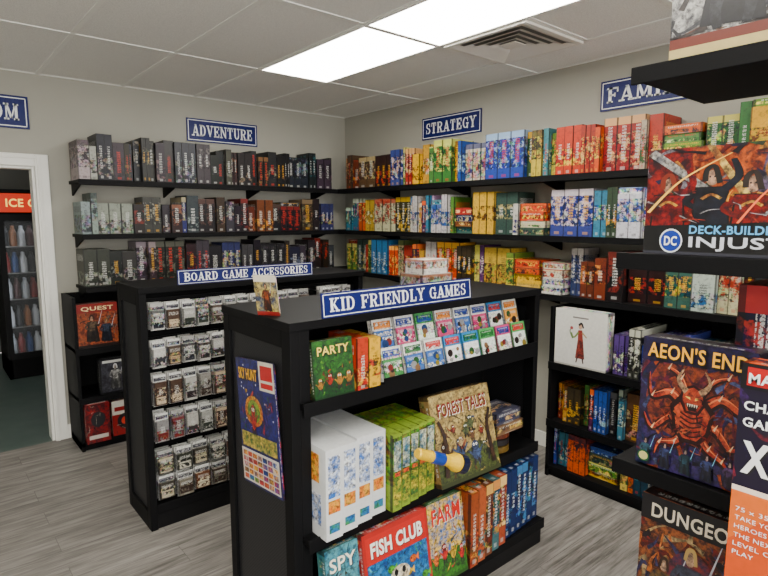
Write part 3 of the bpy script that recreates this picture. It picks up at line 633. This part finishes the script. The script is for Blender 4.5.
def mat_art(a):
    a.rect(0,0,1,1,(10,16,70),1,(30,34,120))
    for i in range(18): a.ell(random.random(),random.uniform(.45,1),.012,.008,(230,230,240),6)
    a.rect(.62,.78,1,1,(214,206,190)); a.rect(.66,.86,.96,.97,(190,14,18)); a.rect(.66,.8,.96,.84,(190,14,18))
    clutter(a,20,[(230,170,20),(50,110,50),(190,50,30),(80,50,140)],.1,.9,.42,.75,.1,.05)
    a.ell(.42,.6,.24,.12,(226,170,20),mat=1,c2=(170,70,20)); a.ell(.42,.6,.17,.09,(30,90,40),mat=1,c2=(130,160,40)); critter(a,.4,.52,.07,(190,40,30),(60,30,30))
    a.rect(.04,.3,.96,.42,(30,100,50),1,(210,180,70)); a.rect(0,.02,.98,.28,(214,208,196))
    for i in range(7):
        for j in range(5): a.rect(.035+.133*i,.035+.047*j,.15+.133*i,.073+.047*j,random.choice([(190,30,30),(240,170,20),(20,70,160),(40,140,60),(210,100,30),(226,226,226),(30,30,50)]),1,random.choice([(190,30,30),(240,170,20),(20,70,160)]))
rot=math.radians(6)
gamebox('hanging_play_mat_pack',(-2.378,-2.575,.60),(0,-math.cos(rot),math.sin(rot)),(0,math.sin(rot),math.cos(rot)),.285,.47,.008,((20,30,84),(200,60,50)),mat_art,'SKY HUNT',(240,180,20),(.08,.84,.5,.09))

# ------------------------------------------------------------ right display unit
e=empty('display_shelving_unit'); b=MB()
UX=-1.985
for z,y,x,d in ((1.92,-3.80,UX,.42),(1.50,-3.79,UX-.005,.42),(1.0,-3.81,UX-.012,.42),(.60,-3.82,UX-.14,.55),(.12,-3.82,UX-.16,.57)):
    b.box(x,x+d,-5.3,y,z-.022,z); b.box(x-.004,x+.004,-5.3,y,z-.034,z+.004)
b.box(UX-.12,UX+.4,-5.3,-3.84,0,.1)
b.box(UX+.40,UX+.43,-5.3,-4.05,0,2.05)
for y in (-4.07,-4.7,-5.3):b.box(UX+.38,UX+.45,y,y+.03,0,2.1)
b.build('frame',[m_black],e,bevel=.0015)
EY=(0,-1,0)
def injustice(a):
    a.rect(0,0,1,1,(90,26,12),1,(190,84,20)); a.poly([(0,.28),(.3,.28),(.24,1),(0,1)],(140,20,12),1,(40,10,14)); a.poly([(.55,.28),(1,.28),(1,1),(.62,1)],(18,26,66),1,(110,90,120))
    clutter(a,60,[(200,80,20),(226,150,40),(110,22,16),(26,28,60),(150,140,150),(50,70,40),(20,14,20)],0,1,.28,1,.12,.05)
    a.poly([(.0,.95),(.35,.55),(.38,.59),(.04,1)],(180,176,166),1,(90,90,96)); a.poly([(.32,1),(.36,1),(.62,.4),(.58,.36)],(210,180,90),1,(140,80,30))
    for cu,cv,body,sk,hair in ((.13,.56,(140,14,18),(196,150,120),(120,40,20)),(.36,.62,(24,28,40),(190,146,116),(24,20,20)),(.56,.55,(140,20,14),(200,156,126),(40,30,26)),(.78,.6,(40,70,36),(176,130,100),(190,160,80)),(.93,.52,(24,34,84),(180,136,110),(20,18,22))):
        a.poly([(cu-.1,.26),(cu+.1,.26),(cu+.085,cv+.01),(cu-.085,cv+.01)],(14,8,12))
        a.poly([(cu-.09,.26),(cu+.09,.26),(cu+.075,cv),(cu-.075,cv)],body,1,dim(body,.4)); a.stroke([(cu-.06,cv-.02),(cu-.13,cv-.12),(cu-.05,cv-.2)],.055,.035,dim(body,.8),1,dim(body,.4)); a.stroke([(cu+.06,cv-.02),(cu+.13,cv+.1),(cu+.1,cv+.25)],.055,.03,body,1,dim(body,.4))
        a.ell(cu,cv+.09,.033,.07,sk,mat=1,c2=dim(sk,.6)); a.stroke([(cu-.035,cv+.06),(cu-.03,cv+.16),(cu+.01,cv+.19),(cu+.04,cv+.04)],.03,.03,hair)
        a.stroke([(cu-.05,cv-.1),(cu,cv-.06),(cu+.05,cv-.1)],.02,.02,(210,160,50),1,(120,70,30)); a.ell(cu-.012,cv+.1,.005,.01,(10,10,10),6); a.ell(cu+.012,cv+.1,.005,.01,(10,10,10),6)
    clutter(a,18,[(226,150,40),(190,60,30),(200,196,200)],0,1,.3,.6,.08,.02)
    a.stroke([(.02,.4),(.2,.7),(.45,.92)],.02,.006,(250,190,80)); a.stroke([(.5,.3),(.64,.6),(.9,.95)],.014,.006,(250,110,60))
    a.poly([(0,0),(1,0),(1,.34),(.5,.3),(0,.27)],(8,8,12)); a.rect(.0,0,1,.03,(50,50,60))
    a.ell(.16,.13,.065,.115,(230,234,240),22); a.ell(.16,.13,.057,.1,(10,50,150),22)
ib=gamebox('board_game_box',(UX+.012,-3.845,1.5045),EY,(0,0,1),.38,.232,.2,((14,12,20),(120,50,40)),injustice,'INJUSTICE',(196,200,210),(.26,.045,.7,.13),.02)
text_on('subtitle','DECK-BUILDING GAME',Vector((UX+.012,-3.845-.38*.26,1.5045+.232*.2)),EY,(0,0,1),.26,.018,inkmat((90,170,220)),ib,off=.0064)
text_on('roundel_letters','DC',Vector((UX+.012,-3.845-.38*.125,1.5045+.232*.085)),EY,(0,0,1),.027,.021,m_signw,ib,off=.0064)
def aeon(a):
    a.rect(0,0,1,1,(12,10,30),1,(46,32,70)); a.ell(.5,.55,.44,.4,(70,26,26),mat=1,c2=(150,64,34)); a.poly([(0,0),(1,0),(1,.3),(.75,.22),(.4,.26),(0,.36)],(12,24,46),1,(56,40,96))
    clutter(a,90,[(50,34,90),(20,38,76),(96,26,50),(160,66,26),(16,12,30),(80,90,140),(120,40,60)],0,1,0,.84,.14,.05)
    a.poly([(0,.82),(1,.84),(1,1),(0,1)],(10,8,26),1,(34,26,70))
    RD=(126,18,14);R2=(196,78,40);DKR=(34,4,8)
    for pts,w in (([(.5,.45),(.3,.6),(.12,.55),(.08,.72)],.1),([(.5,.45),(.72,.62),(.9,.56),(.94,.74)],.1),([(.5,.4),(.3,.42),(.14,.3),(.05,.4)],.09),([(.5,.4),(.7,.4),(.84,.28),(.96,.36)],.09),([(.48,.36),(.36,.24),(.22,.2),(.18,.1)],.09),([(.54,.36),(.66,.24),(.78,.18),(.86,.1)],.09),([(.5,.5),(.38,.72),(.26,.78)],.07),([(.5,.5),(.64,.72),(.78,.78)],.07)):
        a.stroke(pts,w*1.3,.012,DKR); a.stroke([(x+.008,y+.012) for x,y in pts],w*.8,.006,RD,1,R2)
        a.stroke([(x+.012,y+.02) for x,y in pts[:3]],w*.2,.003,(226,120,70))
        for q in pts[1:3]: a.stroke([q,(q[0]+.03,q[1]+.05)],.02,.002,(220,180,140))
    a.poly([(.34,.34),(.3,.52),(.4,.62),(.6,.62),(.7,.52),(.66,.34),(.58,.26),(.42,.26)],DKR); a.poly([(.37,.36),(.34,.5),(.42,.58),(.58,.58),(.66,.5),(.63,.36),(.56,.29),(.44,.29)],RD,1,R2)
    for i in range(5): a.stroke([(.4,.34+.035*i),(.5,.31+.035*i),(.6,.34+.035*i)],.014,.01,DKR)
    a.poly([(.4,.66),(.38,.57),(.44,.48),(.56,.48),(.62,.57),(.6,.66),(.5,.7)],DKR); a.poly([(.42,.65),(.405,.57),(.455,.5),(.545,.5),(.595,.57),(.58,.65),(.5,.68)],R2,1,RD)
    a.stroke([(.44,.64),(.36,.72),(.41,.81)],.055,.008,(190,150,110),1,(90,60,50)); a.stroke([(.56,.64),(.64,.72),(.59,.81)],.055,.008,(190,150,110),1,(90,60,50))
    a.poly([(.43,.605),(.48,.585),(.475,.605)],(250,220,90)); a.poly([(.57,.605),(.52,.585),(.525,.605)],(250,220,90)); a.poly([(.44,.555),(.56,.555),(.53,.505),(.47,.505)],(14,2,6))
    for i in range(5): a.poly([(.452+.02*i,.555),(.468+.02*i,.555),(.46+.02*i,.53)],(230,220,200))
    clutter(a,44,[(100,14,14),(150,54,30),(30,6,12),(60,10,20),(206,110,60)],.15,.85,.2,.6,.07,.022)
    for i in range(5): hero(a,.1+.19*i,.02,.1,random.choice([(60,70,120),(90,60,110),(50,90,110)]),(170,140,130),(30,20,30),(120,190,230))
    a.ell(.09,.07,.06,.045,(10,80,50)); a.ell(.09,.07,.045,.033,(200,190,120))
ab=gamebox('board_game_box',(UX+.006,-3.857,1.0045),EY,(.04,0,1),.235,.305,.075,((12,10,26),(60,50,100)),aeon,"AEON'S END",(236,170,40),(.06,.855,.88,.115),.02)
def dung(a):
    a.rect(0,0,1,1,(36,16,16),1,(140,76,36)); clutter(a,90,[(200,110,40),(110,30,20),(50,50,90),(20,12,16),(180,150,100)],0,1,.08,.82,.14,.06); a.ell(.5,.5,.22,.2,(120,36,20),mat=1,c2=(36,36,66))
    hero(a,.25,.12,.24,(120,90,50),(190,150,120),(50,30,20)); hero(a,.72,.1,.27,(110,24,20),(180,140,110),(20,14,14)); hero(a,.48,.14,.3,(60,64,80),(190,150,120),(170,140,80)); a.rect(0,.82,1,1,(10,8,14)); a.rect(0,0,1,.1,(10,8,12))
gamebox('board_game_box',(UX-.015,-3.885,.6045),EY,(.04,0,1),.24,.335,.08,((26,18,22),(110,60,40)),dung,'DUNGEON',(200,190,170),(.1,.85,.8,.1))
def marvel(a):
    a.rect(0,0,1,1,(216,78,4)); a.rect(0,.66,1,1,(20,10,38)); a.rect(0,.93,1,1,(10,8,14)); a.rect(.05,.94,.8,.99,(190,12,20)); a.rect(0,.0,1,.08,(20,10,38)); a.rect(0,.645,1,.66,(250,230,210)); a.poly([(.0,.645),(.5,.645),(0,.5)],(230,106,20)); clutter(a,24,[(60,30,90),(30,20,60),(120,30,50)],0,1,.67,.92,.12,.05)
MY=-4.097
mb_=gamebox('play_mat_box',(-2.095,MY,.6045),EY,(.01,0,1),.2,.71,.06,((216,78,4),(20,10,38)),marvel,'XL',(240,240,240),(.06,.70,.36,.09),.04)
for i,(s_,w_) in enumerate((('CHAMPIONS',.15),('GAME MAT',.13))): text_on('label_%d'%i,s_,Vector((-2.09,MY-.010,.6045+.71*(.875-.045*i))),EY,(0,0,1),w_,.018,m_signw,mb_,off=.004)
text_on('label_2','MARVEL',Vector((-2.0895,MY-.014,.6045+.71*.948)),EY,(0,0,1),.10,.02,m_signw,mb_,off=.004)
for i,s_ in enumerate(('75 x 35 cm MAT','TAKE YOUR','HEROES TO','THE NEXT','LEVEL OF','PLAY')): text_on('blurb_%d'%i,s_,Vector((-2.09,MY-.010,.6045+.71*(.59-.025*i))),EY,(0,0,1),.009*len(s_),.009,m_signw,mb_,off=.004,bold=.0)
b=MB(); b.box(UX+.1,UX+.3,-4.32,-4.02,1.0045,1.44,0,lin((14,20,50)),lin((170,40,40)),.4,.1); b.box(UX+.12,UX+.36,-4.4,-3.98,1.9245,2.3,0,lin((120,116,110)),lin((60,56,50)),.2,.8)
b.build('board_game_boxes',[m_game])
def topart(a):
    a.rect(0,0,1,1,(96,96,98),1,(190,188,182)); clutter(a,60,[(180,176,172),(70,70,76),(170,130,90),(60,50,46),(210,206,200),(120,60,40)],0,1,.16,1,.2,.05); a.rect(0,0,1,.09,(206,184,120)); a.rect(0,.09,1,.15,(110,40,24)); hero(a,.3,.16,.3,(90,90,100),(180,150,130),(40,30,26))
gamebox('board_game_box',(UX+.05,-3.86,1.9245),EY,(0,0,1),.4,.36,.06,((150,146,138),(90,86,80)),topart)

# ------------------------------------------------------------ beverage cooler
e=empty('beverage_cooler'); X0,X1,Y0,Y1=-2.64,-2.02,2.0,2.6
simple('cabinet',[(X0,X0+.03,Y0,Y1,.0,1.85),(X1-.03,X1,Y0,Y1,.0,1.85),(X0,X1,Y1-.03,Y1,.0,1.85),(X0,X1,Y0,Y1,1.83,1.86),(X0,X1,Y0,Y1,.0,.2),(X0,X1,Y0+.0,Y1,1.60,1.63)],m_black,e)
simple('header_sign',[(X0+.02,X1-.02,Y0-.012,Y0+.0,1.64,1.82)],m_cool,e)
text_on('header_letters','ICE COLD',(X0+.08,Y0-.014,1.69),(1,0,0),(0,0,1),.46,.08,emis('header_letter_glow',(255,200,90),1.8),e)
simple('door_frame',[(X0+.0,X0+.05,Y0-.03,Y0,.2,1.62),(X1-.05,X1,Y0-.03,Y0,.2,1.62),(X0+.05,X1-.05,Y0-.03,Y0,.2,.26),(X0+.05,X1-.05,Y0-.03,Y0,1.56,1.62),(X1-.09,X1-.06,Y0-.07,Y0-.03,.7,1.2)],m_black2,e)
simple('interior_light',[(X0+.06,X1-.06,Y0+.02,Y0+.05,1.575,1.595),(X0+.035,X0+.045,Y0+.02,Y0+.04,.3,1.55),(X1-.045,X1-.035,Y0+.02,Y0+.04,.3,1.55)],m_led,e)
simple('shelves',[(X0+.03,X1-.03,Y0+.05,Y1-.04,z,z+.008) for z in (.22,.5,.78,1.04,1.3)],m_chrome,e)
bt=MB(); cols=[(170,176,182),(120,24,20),(30,60,110),(190,194,198),(16,16,20),(130,80,40),(180,184,188),(60,20,20)]
for zi,z in enumerate((.228,.508,.788,1.048,1.308)):
    for i in range(8):
        for j in range(2):
            c=lin(cols[(zi*3+i)%8]); r=.03
            bt.lathe((X0+.065+.07*i,Y0+.11+.08*j,z),[(0,0),(r,.002),(r,.13),(.012,.175),(.012,.2),(0,.202)],8,0,c)
bt.build('bottles',[m_ink],e)
k=N('cooler_glass'); k.col((.9,.95,1,1)); k.rough(.02); k.b.inputs['Alpha'].default_value=.06
simple('glass',[(X0+.05,X1-.05,Y0-.018,Y0-.012,.26,1.56)],k.m,e)
e=empty('ceiling_light_panel'); simple('diffuser',[(-3.2,-2.7,.9,1.9,H-.05,H-.042)],emis('back_room_panel',(255,250,240),6),e)

w=bpy.data.worlds.new('world'); scene.world=w; w.use_nodes=True
w.node_tree.nodes['Background'].inputs[0].default_value=(1.0,.98,.95,1); w.node_tree.nodes['Background'].inputs[1].default_value=8.5
al=bpy.data.lights.new('added_window_portal','AREA'); al.shape='RECTANGLE'; al.size=WX1-WX0; al.size_y=WZ1-WZ0; al.cycles.is_portal=True  # portal guides world light through the added opening
ao=bpy.data.objects.new('added_window_portal',al); scene.collection.objects.link(ao)
ao.location=((WX0+WX1)/2,YF-.08,(WZ0+WZ1)/2); ao.rotation_euler=(math.radians(90),0,0)
